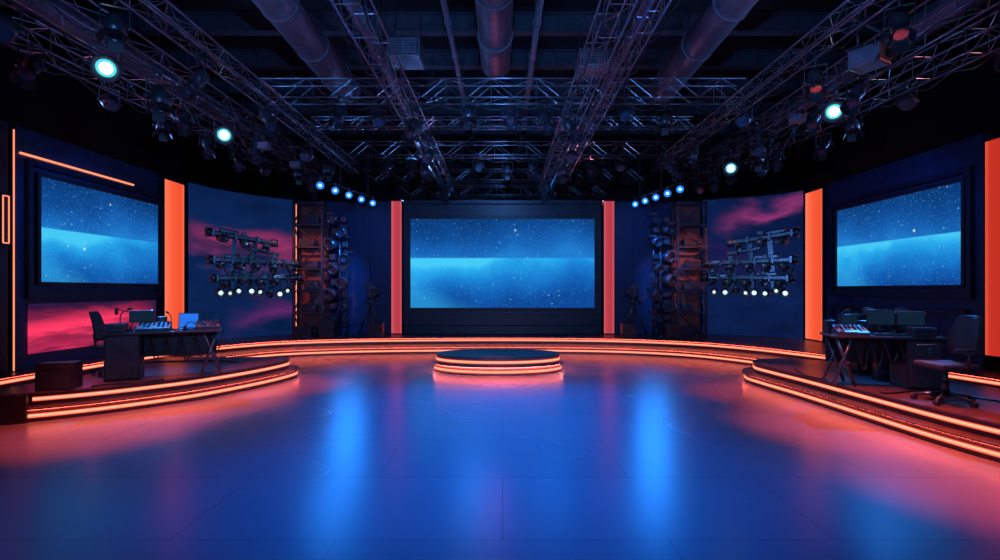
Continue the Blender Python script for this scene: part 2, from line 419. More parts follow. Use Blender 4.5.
# ---------------------------------------------------------------- fixtures
def fixture(kind, loc, rz, lens='lensdark', label=None):
    t = thing('stage_light', label or 'black theatrical spotlight hanging from a truss', 'stage light', loc, rz, 'stage lights on the trusses')
    tilt = {'spot': 38, 'lit': 68, 'par': 20, 'mover': 50}[kind]
    cz = -.40
    MB().box((0, 0, 0), (.07, .08, .085), bev=.01).cyl((0, 0, -.02), (0, 0, -.13), .018).obj('clamp', 'blackmetal', t)
    w = .17
    MB().box((0, 0, -.13), (2*w+.02, .04, .015)).box((-w, 0, (-.13+cz)/2), (.015, .04, -cz-.10)).box((w, 0, (-.13+cz)/2), (.015, .04, -cz-.10)) \
        .cyl((-w-.03, 0, cz), (-w+.03, 0, cz), .03).cyl((w-.03, 0, cz), (w+.03, 0, cz), .03).obj('yoke', 'blackmetal', t)
    a = math.radians(tilt); d = Vector((0, -math.sin(a), -math.cos(a)))
    A = Matrix.Translation((0, 0, cz)) @ d.to_track_quat('Z', 'Y').to_matrix().to_4x4()
    if kind == 'spot':
        prof = [(0, -.24), (.09, -.24), (.12, -.18), (.12, .0), (.085, .03), (.085, .20), (.105, .21), (.105, .27), (.09, .27), (.09, .24)]
        lz, lr = .24, .09
    elif kind == 'lit':
        prof = [(0, -.2), (.08, -.2), (.145, -.12), (.155, .0), (.155, .16), (.175, .17), (.175, .24), (.15, .24), (.13, .15), (.11, .15)]
        lz, lr = .15, .115
    elif kind == 'par':
        prof = [(0, -.2), (.07, -.2), (.13, -.05), (.14, .18), (.13, .18), (.12, .1)]
        lz, lr = .1, .12
    else:
        prof = [(0, -.16), (.10, -.16), (.15, -.08), (.15, .06), (.12, .16), (.10, .16), (.10, .13)]
        lz, lr = .13, .10
    MB().lathe(prof, A).obj('housing', 'blackmetal', t)
    b = MB(); b.cyl(A @ Vector((0, 0, lz-.03)), A @ Vector((0, 0, lz+.012)), lr, seg=20); b.obj('lens', lens, t)
    if kind == 'lit':
        MB().cyl(A @ Vector((0, 0, lz+.01)), A @ Vector((0, 0, lz+.022)), lr*.66, seg=20).obj('lens_core', 'lenscore', t)
    for k in range(4):
        if kind in ('mover', 'lit'): break
        b = MB()
        g = Matrix.Rotation(k*math.pi/2, 4, 'Z') @ Matrix.Translation((0, lr+.035, prof[-2][1]+.06)) @ Matrix.Rotation(-.5, 4, 'X') @ Matrix.Diagonal((.17, .006, .13, 1))
        bmesh.ops.create_cube(b.bm, size=1, matrix=A @ g)
        b.obj('barn_door', 'black', t)
    return t
def aim(x, y, tx=0, ty=0): return math.atan2(tx-x, y-ty)
lit1 = None
for key, y in (('L', 6.75), ('L', 9.6), ('R', 8.35), ('R', 12.2)):
    P = at(key, y, 1 if key == 'L' else -1)
    if lit1 is None:
        lit1 = fixture('lit', P, aim(P[0], P[1]), 'lens', 'black spotlight with glowing cyan-white lens on a truss'); lit1.scale = (.98,)*3
    else: dup(lit1, P, aim(P[0], P[1]), 1.0)
base = {k: None for k in ('spot', 'par', 'mover')}
rnd = random.Random(3)
kinds = ['spot', 'mover', 'par', 'spot']
i = 0
def put(key, y, side, spread):
    global i
    kind = kinds[i % 4]; i += 1
    P = at(key, y, side); rz = (aim(P[0], P[1]) if key[0] != 'X' else 0)+rnd.uniform(-spread, spread)
    if base[kind] is None: base[kind] = fixture(kind, P, rz)
    else: dup(base[kind], P, rz, .85)
for key in ('L', 'R'):
    for y in (4.6, 5.7, 7.8, 8.9, 10.9, 11.6, 13.1, 14.0, 15.2):
        put(key, y, rnd.choice((-1, 1)), .6)
for key in ('L2', 'R2'):
    for y in (4.8, 5.9, 7.1, 8.4, 9.6, 10.9, 12, 13.2):
        put(key, y, rnd.choice((-1, 1)), .7)
for key in ('L3', 'R3'):
    for y in (6.0, 7.6, 9.3, 11.8, 13.2):
        put(key, y, rnd.choice((-1, 1)), .9)
for key in ('A', 'B'):
    for y in (9.4, 11.4, 12.9, 15.5):
        put(key, y, rnd.choice((-1, 1)), 1)
for key in ('X0', 'X2'):
    for x in (-3.3, -2.6, -.7, .15, .9, 2.5, 3.4):
        put(key, x, rnd.choice((-1, 1)), .5)

for s, (xa, ya), (xb, yb) in ((-1, (-4.85, 13.3), (-4.15, 16.0)), (1, (4.9, 13.8), (4.3, 16.2))):
    t = thing('light_bar', 'slim black pipe carrying a row of blue lamps', 'light bar', (xa, ya, 4.75), math.atan2(-(xb-xa), yb-ya))
    L = math.hypot(xb-xa, yb-ya)
    MB().cyl((0, -.2, 0), (0, L+.2, 0), .025).obj('pipe', 'blackmetal', t)
    for y in (.95, L-.3): MB().cyl((0, y, 0), (0, y, RH-4.75), .01, seg=6).obj('hanger_rod', 'blackmetal', t)
    led = None
    for k in range(5):
        f = k/4; x, y = xa+(xb-xa)*f, ya+(yb-ya)*f
        if led is None:
            led = thing('led_lamp', 'small round black lamp glowing bright blue', 'stage light', (x, y, 4.75), aim(x, y), 'blue lamps on the light bars')
            MB().box((0, 0, 0), (.06, .06, .07)).cyl((0, 0, -.02), (0, 0, -.1), .012).obj('clamp', 'blackmetal', led)
            A = Matrix.Translation((0, 0, -.16)) @ Vector((0, -1, -.35)).to_track_quat('Z', 'Y').to_matrix().to_4x4()
            MB().lathe([(0, -.08), (.07, -.08), (.115, 0), (.125, .08), (.105, .08), (.09, .05)], A).obj('housing', 'blackmetal', led)
            MB().cyl(A @ Vector((0, 0, .03)), A @ Vector((0, 0, .065)), .095, seg=18).obj('lens', 'lensblue', led)
            MB().cyl(A @ Vector((0, 0, .06)), A @ Vector((0, 0, .075)), .034, seg=18).obj('lens_core', 'lensbluecore', led)
        else: dup(led, (x, y, 4.75), aim(x, y))

t = thing('projector', 'pale boxy projector hanging beside the truss', 'projector', (5.1, 6.95, 5.02), .5)
MB().box((0, 0, 0), (.36, .40, .26), bev=.03).obj('body', 'greyplastic', t)
MB().cyl((.08, -.2, 0), (.08, -.25, 0), .06, seg=16).obj('lens', 'lensdark', t)
MB().cyl((-.1, .1, .1), (-.1, .1, .55), .018).box((-.1, .1, .14), (.2, .2, .03)).box((.1, .1, .55), (.8, .04, .03)).obj('mount', 'blackmetal', t)
for (x, y) in ((-5.05, 10.6), (-5.05, 12.2), (5.25, 8.9)):
    t = thing('junction_box', 'small pinkish-grey power box hung beside the truss', 'power box', (x, y, 4.85), 0)
    MB().box((0, 0, 0), (.22, .18, .14), bev=.01).obj('box_body', 'greyplastic', t)
    sx = -1 if x < 0 else 1
    MB().cyl((0, 0, .06), (0, 0, .37), .012).cyl((0, 0, .36), (sx*.3, 0, .36), .012).obj('hanger', 'blackmetal', t)

# ---------------------------------------------------------------- stage platforms
PH = .38
SH = .06
def two_tier(t, front, back, a, b, inset=.16, z1=.19, flip=1):
    up = offset(front, inset*flip); ov = .045
    MB().prism(front+back, 0, z1-.02).obj('lower_step', 'step', t)
    MB().prism(offset(front, -ov*flip)+back, z1-.02, z1).obj('lower_tread', 'deck', t)
    MB().prism(up+back, z1, PH-.025).obj('upper_step', 'step', t)
    MB().prism(offset(front, (inset-.02)*flip)+back, PH-.025, PH).obj('deck', 'deck', t)
    for line, z in ((front, .055), (up, z1+.065)):
        MB().band(line[a:b], z, z+SH, -.014*flip, .01*flip).obj('light_strip', 'strip', t, 'glowing orange light strip')
    zt = z1-.02
    MB().band(front[a:b], zt-.004, zt+.004, -(ov-.012)*flip, -.014*flip).obj('added_glow_band', 'underglow', t, 'hidden orange glow band added under the step edge')  # glow surface added out of sight to light floor and riser
f = cat_rom([(-5.0, 10.75), (-4.45, 10.65), (-4.25, 10.2), (-4.45, 9.3), (-4.9, 8.3), (-5.3, 7.75), (-5.85, 7.2), (-6.45, 6.8), (-7.1, 6.55)], 6)
t = thing('stage_platform', 'two-step curved platform with orange strips under the mixing desk', 'platform', (0, 0, 0))
two_tier(t, f, [(-7.15, 10.6)], 3, 43, flip=-1)
MB().band(f[42:47], 0, PH+.01, -.0, .06).obj('end_plate', 'black', t)
f = cat_rom([(5.9, 10.6), (5.1, 10.35), (4.78, 9.8), (4.79, 9.2), (4.9, 8.2), (4.99, 6.8), (5.06, 5.9), (5.17, 5.25), (5.32, 4.7)], 6)
t = thing('stage_platform', 'two-step curved platform with orange strips under the control desk', 'platform', (0, 0, 0))
two_tier(t, f, [(7.35, 4.7), (7.0, 9.6)], 4, 45, flip=1)
t = thing('round_podium', 'low oval two-tier podium ringed with orange light strips', 'podium', (-.1, 11.3, 0))
def ell(a, b, n=72): return [(a*math.cos(2*math.pi*k/n), b*math.sin(2*math.pi*k/n)) for k in range(n)]
MB().prism(ell(1.42, .82), 0, .17).obj('lower_step', 'podstep', t)
MB().prism(ell(1.465, .865), .17, .19).obj('lower_tread', 'deck', t)
MB().prism(ell(1.38, .77), .19, PH-.025).obj('upper_step', 'podstep', t)
MB().prism(ell(1.40, .79), PH-.025, PH).obj('deck', 'deck', t)
MB().band(ell(1.42, .82), .04, .11, -.012, .01, True).obj('light_strip', 'strip', t)
MB().band(ell(1.38, .77), .235, .305, -.012, .01, True).obj('light_strip', 'strip', t)
MB().band(ell(1.42, .82), .166, .174, -.034, -.012, True).obj('added_glow_band', 'underglow3', t)  # added glow ring, unseen from above, brightens the floor in front
U = cat_rom([(-8.2, 5.5), (-8.15, 8.5), (-8.0, 10.5), (-7.6, 12.3), (-6.6, 13.8), (-5, 14.55), (-3, 14.9), (0, 15.05), (3, 14.8), (5.1, 14.0), (6.4, 12.7), (7.3, 10.8), (7.8, 9), (8.1, 7.5), (8.35, 5.5)], 6)
Lw = offset(U, -.8)
back = [(9.3, 5.5), (9.3, 16.9), (-9.3, 16.9), (-9.3, 5.5)]
t = thing('curved_stage', 'long curved two-step stage with orange light strips around the studio back', 'stage', (0, 0, 0))
MB().prism(Lw+back, 0, .17).obj('lower_step', 'step', t)
MB().prism(offset(Lw, -.045)+back, .17, .19).obj('lower_tread', 'deck', t)
MB().prism(U+back, .19, PH-.025).obj('upper_step', 'step', t)
MB().prism(offset(U, -.045)+back, PH-.025, PH).obj('deck', 'deck', t)
MB().band(Lw, .05, .05+SH, -.014, .01).obj('light_strip', 'strip', t)
MB().band(U, .26, .26+SH, -.014, .01).obj('light_strip', 'strip', t)
MB().band(Lw, .166, .174, -.034, -.012).obj('added_glow_band', 'underglow', t)  # added glow under the lower tread, out of sight
MB().band(U, .351, .359, -.034, -.012).obj('added_glow_band', 'underglow', t)  # added glow under the deck edge, out of sight

# ---------------------------------------------------------------- set walls
WT = 4.68
def panel(name, label, cx, cy, rz, w, h0=PH, h1=WT, mat='navy', th=.16):
    t = thing(name, label, 'set panel', (cx, cy, h0), rz)
    MB().box((0, th/2, (h1-h0)/2), (w, th, h1-h0), bev=.01).obj('board', mat, t)
    return t
LX, RXW = -8.5, 8.8
H = math.pi/2
def framed(t, zc0, zc1, x0, x1):
    b = MB(); e = .1
    b.box(((x0+x1)/2, -.04, zc1+e/2), (x1-x0+2*e, .1, e)).box(((x0+x1)/2, -.04, zc0-e/2), (x1-x0+2*e, .1, e))
    b.box((x0-e/2, -.04, (zc0+zc1)/2), (e, .1, zc1-zc0)).box((x1+e/2, -.04, (zc0+zc1)/2), (e, .1, zc1-zc0))
    b.obj('moulding', 'navy2', t)
def uvplane(name, w, h, mat, parent, x=0, y=-.01, z=0):
    me = bpy.data.meshes.new(name)
    me.from_pydata([(x-w/2, y, z-h/2), (x+w/2, y, z-h/2), (x+w/2, y, z+h/2), (x-w/2, y, z+h/2)], [], [(0, 1, 2, 3)])
    uv = me.uv_layers.new(name='UVMap')
    for i, c in enumerate([(0, 0), (1, 0), (1, 1), (0, 1)]): uv.data[i].uv = c
    me.materials.append(M[mat]); o = bpy.data.objects.new(name, me); C.objects.link(o); o.parent = parent
    return o
def video_screen(label, cx, cy, rz, w, z0, z1, mat, bez=.07):
    t = thing('video_screen', label, 'screen', (cx, cy, (z0+z1)/2), rz)
    h = z1-z0
    MB().box((0, .02, 0), (w+.02, .04, h+.02)).obj('display', mat, t)
    b = MB()
    b.box((0, 0, h/2+bez/2), (w+2*bez, .08, bez)).box((0, 0, -h/2-bez/2), (w+2*bez, .08, bez))
    b.box((-w/2-bez/2, 0, 0), (bez, .08, h)).box((w/2+bez/2, 0, 0), (bez, .08, h))
    b.obj('bezel', 'black', t)
def column(label, cx, cy, rz, w, mat, h0=PH, h1=4.6):
    t = thing('light_column', label, 'light column', (cx, cy, h0), rz)
    h = h1-h0
    MB().box((0, .02, h/2), (w*.92, .1, h-.06)).obj('diffuser', mat, t)
    MB().box((-w*.48, .03, h/2), (w*.05, .16, h)).box((w*.48, .03, h/2), (w*.05, .16, h)).box((0, .03, h-.015), (w, .16, .03)).box((0, .03, .015), (w, .16, .03)).obj('frame', 'black', t)
def vstrip(cx, cy, rz, h1=4.6, label='thin vertical orange light strip between set panels', w=.028):
    t = thing('light_strip', label, 'light strip', (cx, cy, PH), rz)
    MB().box((0, .02, (h1-PH)/2), (w+.02, .06, h1-PH)).obj('channel', 'black', t)
    MB().box((0, -.015, (h1-PH)/2), (w, .016, h1-PH-.04)).obj('tube', 'orange', t)
t = panel('set_wall_panel', 'dark navy framed set panel around a video screen with pink lower panel', LX, 10.53, H, 3.6)
framed(t, 1.36, 3.66, -1.55, 1.70)
MB().box((-.4, -.03, 3.83), (2.7, .03, .035)).obj('accent_strip', 'orange', t, 'thin glowing orange strip')
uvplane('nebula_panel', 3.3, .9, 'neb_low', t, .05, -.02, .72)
video_screen('wide wall screen showing a blue starfield, beside an orange column', LX+.07, 10.70, H, 3.2, 1.95, 3.87, 'scr_l')
vstrip(LX+.02, 8.66, H, w=.018)
t = panel('set_wall_panel', 'plain dark navy set panel', LX, 7.4, H, 2.4, mat='navy2')
t = thing('neon_sign', 'small vertical orange neon frame on a dark panel', 'neon sign', (LX+.06, 8.5, 3.0), H)
MB().polyrod([(-.05, 0, -.4), (.05, 0, -.4), (.05, 0, .4), (-.05, 0, .4), (-.05, 0, -.4)], .010).obj('neon_tube', 'orange', t)
MB().box((0, .03, 0), (.16, .05, .9)).obj('backing', 'black', t)
column('tall wide glowing orange column beside the wall screen', LX+.05, 12.83, H, .86, 'orangecol')
t = panel('set_wall_panel', 'dark navy framed set panel around a video screen', RXW, 11.36, -H, 4.4)
framed(t, 1.36, 3.64, -1.85, 1.95)
framed(t, .25, .95, -1.85, 1.85)
video_screen('wide wall screen showing a blue starfield, beside a red-orange column', RXW-.07, 11.26, -H, 3.55, 1.9, 3.86, 'scr_r')
column('tall glowing orange column beside the wall screen', RXW-.05, 14.0, -H, .86, 'orangecol')
column('tall glowing red-orange column beside the wall screen', RXW-.05, 8.78, -H, .55, 'redcol', h0=.6, h1=4.5)
panel('set_wall_panel', 'plain dark navy set panel', RXW, 7.1, -H, 2.6, mat='navy2')
def backdrop(pts, mat, label):
    t = thing('backdrop', label, 'backdrop', (0, 0, 0))
    P = cat_rom(pts, 8); me = bpy.data.meshes.new('printed_face'); V = []; F = []; n = len(P)
    for x, y in P: V += [(x, y, PH), (x, y, WT)]
    for i in range(n-1): F.append((2*i, 2*i+2, 2*i+3, 2*i+1))
    me.from_pydata(V, [], F); uv = me.uv_layers.new(name='UVMap')
    for i in range(n-1):
        for k, c in enumerate([(i/(n-1), 0), ((i+1)/(n-1), 0), ((i+1)/(n-1), 1), (i/(n-1), 1)]): uv.data[4*i+k].uv = c
    me.materials.append(M[mat]); o = bpy.data.objects.new('printed_face', me); C.objects.link(o); o.parent = t
    MB().band(P, PH, WT, .012, .1).obj('backing_board', 'navy2', t)
    MB().band(P, WT, WT+.03, -.02, .1).obj('top_trim', 'navy2', t)
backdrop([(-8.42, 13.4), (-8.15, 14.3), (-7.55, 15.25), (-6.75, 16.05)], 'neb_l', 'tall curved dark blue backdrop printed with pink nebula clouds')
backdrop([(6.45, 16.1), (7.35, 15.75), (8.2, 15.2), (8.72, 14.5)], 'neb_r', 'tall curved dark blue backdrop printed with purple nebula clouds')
vstrip(-6.62, 16.05, .3); vstrip(6.36, 16.12, -.3)
for cx, w in ((-5.05, 3.0), (4.95, 2.75)):
    t = panel('set_wall_panel', 'plain deep blue set panel beside the main screen', cx, 16.25, 0, w)
    for k in range(1, 4): MB().box((-w/2+k*w/4, -.008, (WT-PH)/2), (.02, .016, WT-PH-.1)).obj('seam_trim', 'navy2', t)
t = panel('screen_surround', 'large black framed surround of the main video screen', 0, 16.12, 0, 6.4, mat='navy2')
MB().box((0, -.06, .14), (6.3, .12, .28), bev=.02).obj('ledge', 'navy2', t)
MB().box((0, -.06, WT-PH-.06), (6.3, .12, .12), bev=.01).obj('top_trim', 'navy2', t)
framed(t, .75, 3.8, -3.0, 3.0)
video_screen('huge main video screen showing a blue starfield', 0, 16.05, 0, 5.9, 1.23, 4.08, 'scr_c', .09)
column('tall pink-red glowing column beside the main screen', -3.4, 16.08, 0, .36, 'pinkcol', h1=4.68)
column('tall pink-red glowing column beside the main screen', 3.42, 16.08, 0, .36, 'pinkcol', h1=4.68)

# ---------------------------------------------------------------- lamp towers
def tower(cx, cy, s, label):
    t = thing('lighting_tower', label, 'lighting tower', (cx, cy, PH))
    Ht = 4.1
    x, w = -s*.45, .85
    for sx in (-1, 1):
        for sy in (-1, 1):
            MB().box((x+sx*w/2, sy*.25, Ht/2), (.06, .06, Ht)).obj('post', 'rigmetal', t)
    b = MB()
    for k in range(7):
        z = .05+k*(Ht-.1)/6
        b.box((x, -.25, z), (w, .04, .05)).box((x, .25, z), (w, .04, .05)).box((x-w/2, 0, z), (.04, .5, .05)).box((x+w/2, 0, z), (.04, .5, .05))
        if k < 6:
            z2 = .05+(k+1)*(Ht-.1)/6; sg = 1 if k % 2 else -1
            b.cyl((x-sg*w/2, -.25, z), (x+sg*w/2, -.25, z2), .018, seg=6)
            b.cyl((x-w/2, -sg*.25, z), (x-w/2, sg*.25, z2), .018, seg=6); b.cyl((x+w/2, -sg*.25, z), (x+w/2, sg*.25, z2), .018, seg=6)
    b.obj('bracing', 'rigmetal', t)
    for k in range(6): MB().box((x, .21, .05+(k+.5)*(Ht-.1)/6), (w*.9, .02, (Ht-.1)/6*.86)).obj('back_panel', 'brown', t, 'brown-red panel behind the lattice')
    for k in range(6):
        z = .07+k*(Ht-.1)/6
        MB().box((x+rnd.uniform(-.12, .12), .0, z+.13), (rnd.uniform(.3, .6), .3, .22), bev=.015).obj('power_unit', 'plastic', t)
    x = s*.42
    MB().cyl((x, 0, 0), (x, 0, Ht-.3), .04).cyl((x, 0, 0), (x, 0, .03), .3, seg=20).cyl((x+.18*s, .1, 0), (x+.18*s, .1, Ht-.6), .03).obj('mast', 'rigmetal', t)
    for k in range(9):
        z = .55+k*.38+rnd.uniform(-.06, .06); ox = (.15 if k % 2 else -.15)*rnd.uniform(.7, 1.4)
        b = MB(); A = Matrix.Translation((x+ox, -.16, z)) @ Vector((-s*.3+ox*3*rnd.uniform(-.5, 1), -1, -.3)).to_track_quat('Z', 'Y').to_matrix().to_4x4()
        r = rnd.uniform(.8, 1.15)
        b.lathe([(0, -.16), (.10*r, -.16), (.15*r, -.05), (.15*r, .12), (.13*r, .12), (.12*r, .06)], A)
        b.cyl((x, 0, z), (x+ox, -.12, z), .02).box((x+ox*1.6, -.1, z+.17), (.22, .16, .06)).box((x-ox, -.06, z), (.16, .2, .16), bev=.01)
        b.obj('lamp_head', 'rigmetal', t)
        MB().cyl(A @ Vector((0, 0, .03)), A @ Vector((0, 0, .07)), .115*r, seg=16).obj('lens', 'lensdark', t)
    for k in range(4): MB().box((x, .05, .35+k*.9), (.6, .05, .06)).obj('cross_arm', 'rigmetal', t)
tower(-5.4, 15.3, 1, 'tall dark lattice tower with stacked black lamps before blue wall')
tower(5.25, 15.3, -1, 'tall dark lattice tower with stacked black lamps before blue wall')

# ---------------------------------------------------------------- wall rigs
def rig(cx, cy, rz, s):
    t = thing('light_rig', 'black multi-arm rig of small lit lamps against a nebula backdrop', 'light rig', (cx, cy, 1.6), rz)
    bars = [(1.62, -1.12, .45, .22, 3), (.98, -1.08, 1.05, .06, 5), (.54, -1.0, 1.1, -.05, 5)]
    for z, a, b_, tl, nl in bars:
        q = MB(); a, b_ = a*s, b_*s; W = abs(b_-a)
        rot = (0, math.atan2(tl*s, W), 0)
        q.box(((a+b_)/2, -.12, z), (W, .18, .14), rot=rot, bev=.03)
        q.box(((a+b_)/2, -.30, z-.02), (W*.95, .05, .05), rot=rot, bev=.01)
        q.box(((a*.7+b_*.3), -.10, z+tl*.2+.11), (W*.3, .14, .12), rot=rot, bev=.03)
        for k in range(nl):
            f = (k+.2)/nl; x = a+(b_-a)*f; zz = z+tl*(.5-f)
            q.box((x, -.22, zz), (.07, .26, .20), bev=.01)
        q.cyl((a-.1*s, -.2, z+tl*.5), (a+.08*s, -.2, z+tl*.5), .12, seg=14).cyl((b_-.08*s, -.2, z-tl*.5), (b_+.1*s, -.2, z-tl*.5), .11, seg=14)
        q.obj('arm', 'rigdark', t)
        for k in range(nl):
            f = (k+.6)/nl; x = a+(b_-a)*f; zz = z+tl*(.5-f)-.13+rnd.uniform(-.04, .04); r = rnd.uniform(.8, 1.15)
            q = MB(); A = Matrix.Translation((x, -.30, zz)) @ Vector((rnd.uniform(-1.0, 1.0), -.8, rnd.uniform(-1, .1))).to_track_quat('Z', 'Y').to_matrix().to_4x4()
            q.lathe([(0, -.14), (.08*r, -.14), (.105*r, -.02), (.105*r, .13), (.09*r, .13), (.075*r, .05), (0, .05)], A, 12)
            q.cyl((x, -.28, zz+.02), (x, -.28, zz+.15), .018)
            if k % 2 == 1: q.box((x, -.12, zz+.26), (.15, .14, .13), rot=(0, rnd.uniform(-.3, .3), 0), bev=.02)
            q.obj('lamp_head', 'blackmetal', t)
    q = MB()
    for x, hh in ((-.55, 1.45), (-.05, 1.4), (.42, .8)): q.box((x*s, .02, .35+hh/2-.1), (.12, .11, hh), rot=(0, (.08 if x < 0 else -.06)*s, 0))
    q.box((.15*s, -.08, 1.28), (.9, .12, .09), rot=(0, .18*s, 0), bev=.02)
    q.cyl((0, .05, .95), (0, 1.0, .95), .05)
    q.obj('mast', 'rigdark', t)
    for k in range(5):
        x = (-.8+k*.36)*s; z0 = .9+.3*(k % 2)
        MB().tube(cat_rom([(x, -.2, z0), (x+.08, -.36, z0-.25), (x+.2, -.34, z0-.3), (x+.3, -.2, z0)], 5), .014, 6).obj('cable', 'rubber', t)
    for k in range(8):
        x = (-.9+k*.25+rnd.uniform(-.04, .04))*s; zz = .15+rnd.uniform(-.05, .06)
        q = MB(); A = Matrix.Translation((x, -.22, zz)) @ Vector((rnd.uniform(-.5, .5), -1, -.4)).to_track_quat('Z', 'Y').to_matrix().to_4x4()
        q.lathe([(0, -.12), (.075, -.12), (.105, -.02), (.105, .1), (.09, .1), (.08, .06)], A, 14); q.cyl((x, -.15, .48), (x, -.19, zz+.03), .018)
        q.obj('lamp_head', 'blackmetal', t)
        MB().cyl(A @ Vector((0, 0, .03)), A @ Vector((0, 0, .07)), (.058, .040, .050)[k % 3], seg=14).obj('lens', 'lensmall' if k != 5 else 'lensdark', t, 'small pale lens')
rig(-6.9, 13.95, .55, 1)
rig(6.88, 13.95, -.5, -1)

# ---------------------------------------------------------------- furniture
def office_chair(loc, rz, label, sc_=1.0):
    t = thing('office_chair', label, 'chair', loc, rz); t.scale = (sc_,)*3
    b = MB()
    for k in range(5):
        a = 2*math.pi*k/5+.3
        b.cyl((.03*math.cos(a), .03*math.sin(a), .11), (.31*math.cos(a), .31*math.sin(a), .075), .028, .018)
    b.cyl((0, 0, .07), (0, 0, .14), .05); b.obj('base', 'rigmetal', t)
    for k in range(5):
        a = 2*math.pi*k/5+.3; x, y = .31*math.cos(a), .31*math.sin(a)
        MB().cyl((x-.03, y, .033), (x-.01, y, .033), .033, seg=12).cyl((x+.01, y, .033), (x+.03, y, .033), .033, seg=12).cyl((x, y, .03), (x, y, .08), .01).obj('caster', 'plastic', t)
    MB().cyl((0, 0, .12), (0, 0, .42), .028).cyl((0, 0, .14), (0, 0, .28), .042).obj('gas_column', 'rigmetal', t)
    MB().box((0, 0, .47), (.48, .46, .075), bev=.03).obj('seat', 'fabric', t)
    b = MB(); rows = []
    for k in range(9):
        f = k/8; z = .57+f*.53; hw = .205-.05*max(0, f-.55)/.45-.04*max(0, .2-f)/.2; lean = .10*f*f
        if k in (0, 8): hw -= .03
        rows.append([(hw*c, .235+lean-.05*c*c, z) for c in (-1, -.5, 0, .5, 1)])
    def grid(off):
        return [[b.bm.verts.new((x, y+off, z)) for x, y, z in r] for r in rows]
    g0, g1 = grid(0), grid(.035)
    for g in (g0, g1):
        for r0, r1 in zip(g, g[1:]):
            for c in range(4): fc = b.bm.faces.new((r0[c], r0[c+1], r1[c+1], r1[c])); fc.smooth = True
    rim = [r[0] for r in g0]+g0[-1][1:]+[r[4] for r in g0[-2::-1]]+g0[0][3:0:-1]
    rim1 = [r[0] for r in g1]+g1[-1][1:]+[r[4] for r in g1[-2::-1]]+g1[0][3:0:-1]
    for k in range(len(rim)): b.bm.faces.new((rim[k], rim[(k+1) % len(rim)], rim1[(k+1) % len(rim)], rim1[k]))
    bmesh.ops.recalc_face_normals(b.bm, faces=b.bm.faces)
    b.obj('backrest', 'fabric', t)
    MB().polyrod([(0, .10, .42), (0, .27, .44), (0, .30, .70)], .02).obj('back_support', 'rigmetal', t)
    for s in (-1, 1):
        MB().polyrod([(s*.22, .04, .44), (s*.29, .04, .50), (s*.29, .04, .68)], .014).box((s*.29, 0, .69), (.05, .24, .025), bev=.01).obj('armrest', 'plastic', t)
    return t
def desk(loc, rz, w, d, label, ped=-1, pw=.45):
    t = thing('control_desk', label, 'desk', loc, rz)
    MB().box((0, 0, .735), (w, d, .035), bev=.008).obj('worktop', 'wood', t)
    MB().box((0, d/2-.04, .5), (w*.9, .02, .4)).obj('modesty_panel', 'black', t)
    x = ped*(w/2-pw/2-.02)
    MB().box((x, 0, .36), (pw, d*.9, .71), bev=.01).obj('pedestal', 'black', t)
    dr = MB().box((x, -d*.45-.006, .36), (pw-.05, .014, .64), bev=.004).obj('door', 'plastic', t)
    MB().box((x+pw*.3, -d*.45-.022, .5), (.015, .02, .12)).obj('handle', 'rigmetal', dr)
    x = -ped*(w/2-.16)
    MB().polyrod([(x-.14, -d/2+.06, 0.01), (x+.10, -d/2+.06, .72)], .022).polyrod([(x+.14, -d/2+.06, 0.01), (x-.10, -d/2+.06, .72)], .022).obj('crossed_leg', 'rigmetal', t)
    MB().polyrod([(x-.14, d/2-.10, 0.01), (x+.10, d/2-.10, .72)], .022).polyrod([(x+.14, d/2-.10, 0.01), (x-.10, d/2-.10, .72)], .022).obj('crossed_leg', 'rigmetal', t)
    for k in range(6):
        xx = -w*.28+k*w*.13
        MB().tube(cat_rom([(xx, -d*.3, .72), (xx+.05, -d*.38, .5), (xx+.12, -d*.32, .25+.06*(k % 3)), (xx+.2, -d*.2, .5), (xx+.22, 0, .72)], 5), .010, 6).obj('cable', 'rubber', t)
    return t
def on(loc, rz, x, y, z=.7525):
    c, s = math.cos(rz), math.sin(rz)
    return (loc[0]+c*x-s*y, loc[1]+s*x+c*y, loc[2]+z)
def monitor(loc, rz, w=.52, h=.32, mat='monitor', label='black desktop monitor on the desk'):
    t = thing('monitor', label, 'monitor', loc, rz)
    MB().cyl((0, 0, 0), (0, 0, .015), .11, seg=20).cyl((0, .01, 0), (0, .01, .2), .018).obj('stand', 'plastic', t)
    MB().box((0, 0, .13+h/2), (w, .035, h), bev=.008).obj('casing', 'plastic', t)
    MB().box((0, -.02, .13+h/2), (w-.03, .006, h-.03)).obj('display', mat, t)
def laptop(loc, rz):
    t = thing('laptop', 'open laptop with a glowing blue display', 'laptop', loc, rz)
    MB().box((0, 0, .01), (.32, .24, .018), bev=.004).obj('keyboard_base', 'plastic', t)
    MB().box((0, .145, .145), (.32, .012, .26), rot=(-.12, 0, 0), bev=.003).obj('lid', 'plastic', t)
    MB().box((0, .137, .145), (.295, .004, .235), rot=(-.12, 0, 0)).obj('display', 'laptop', t, 'bright blue display')
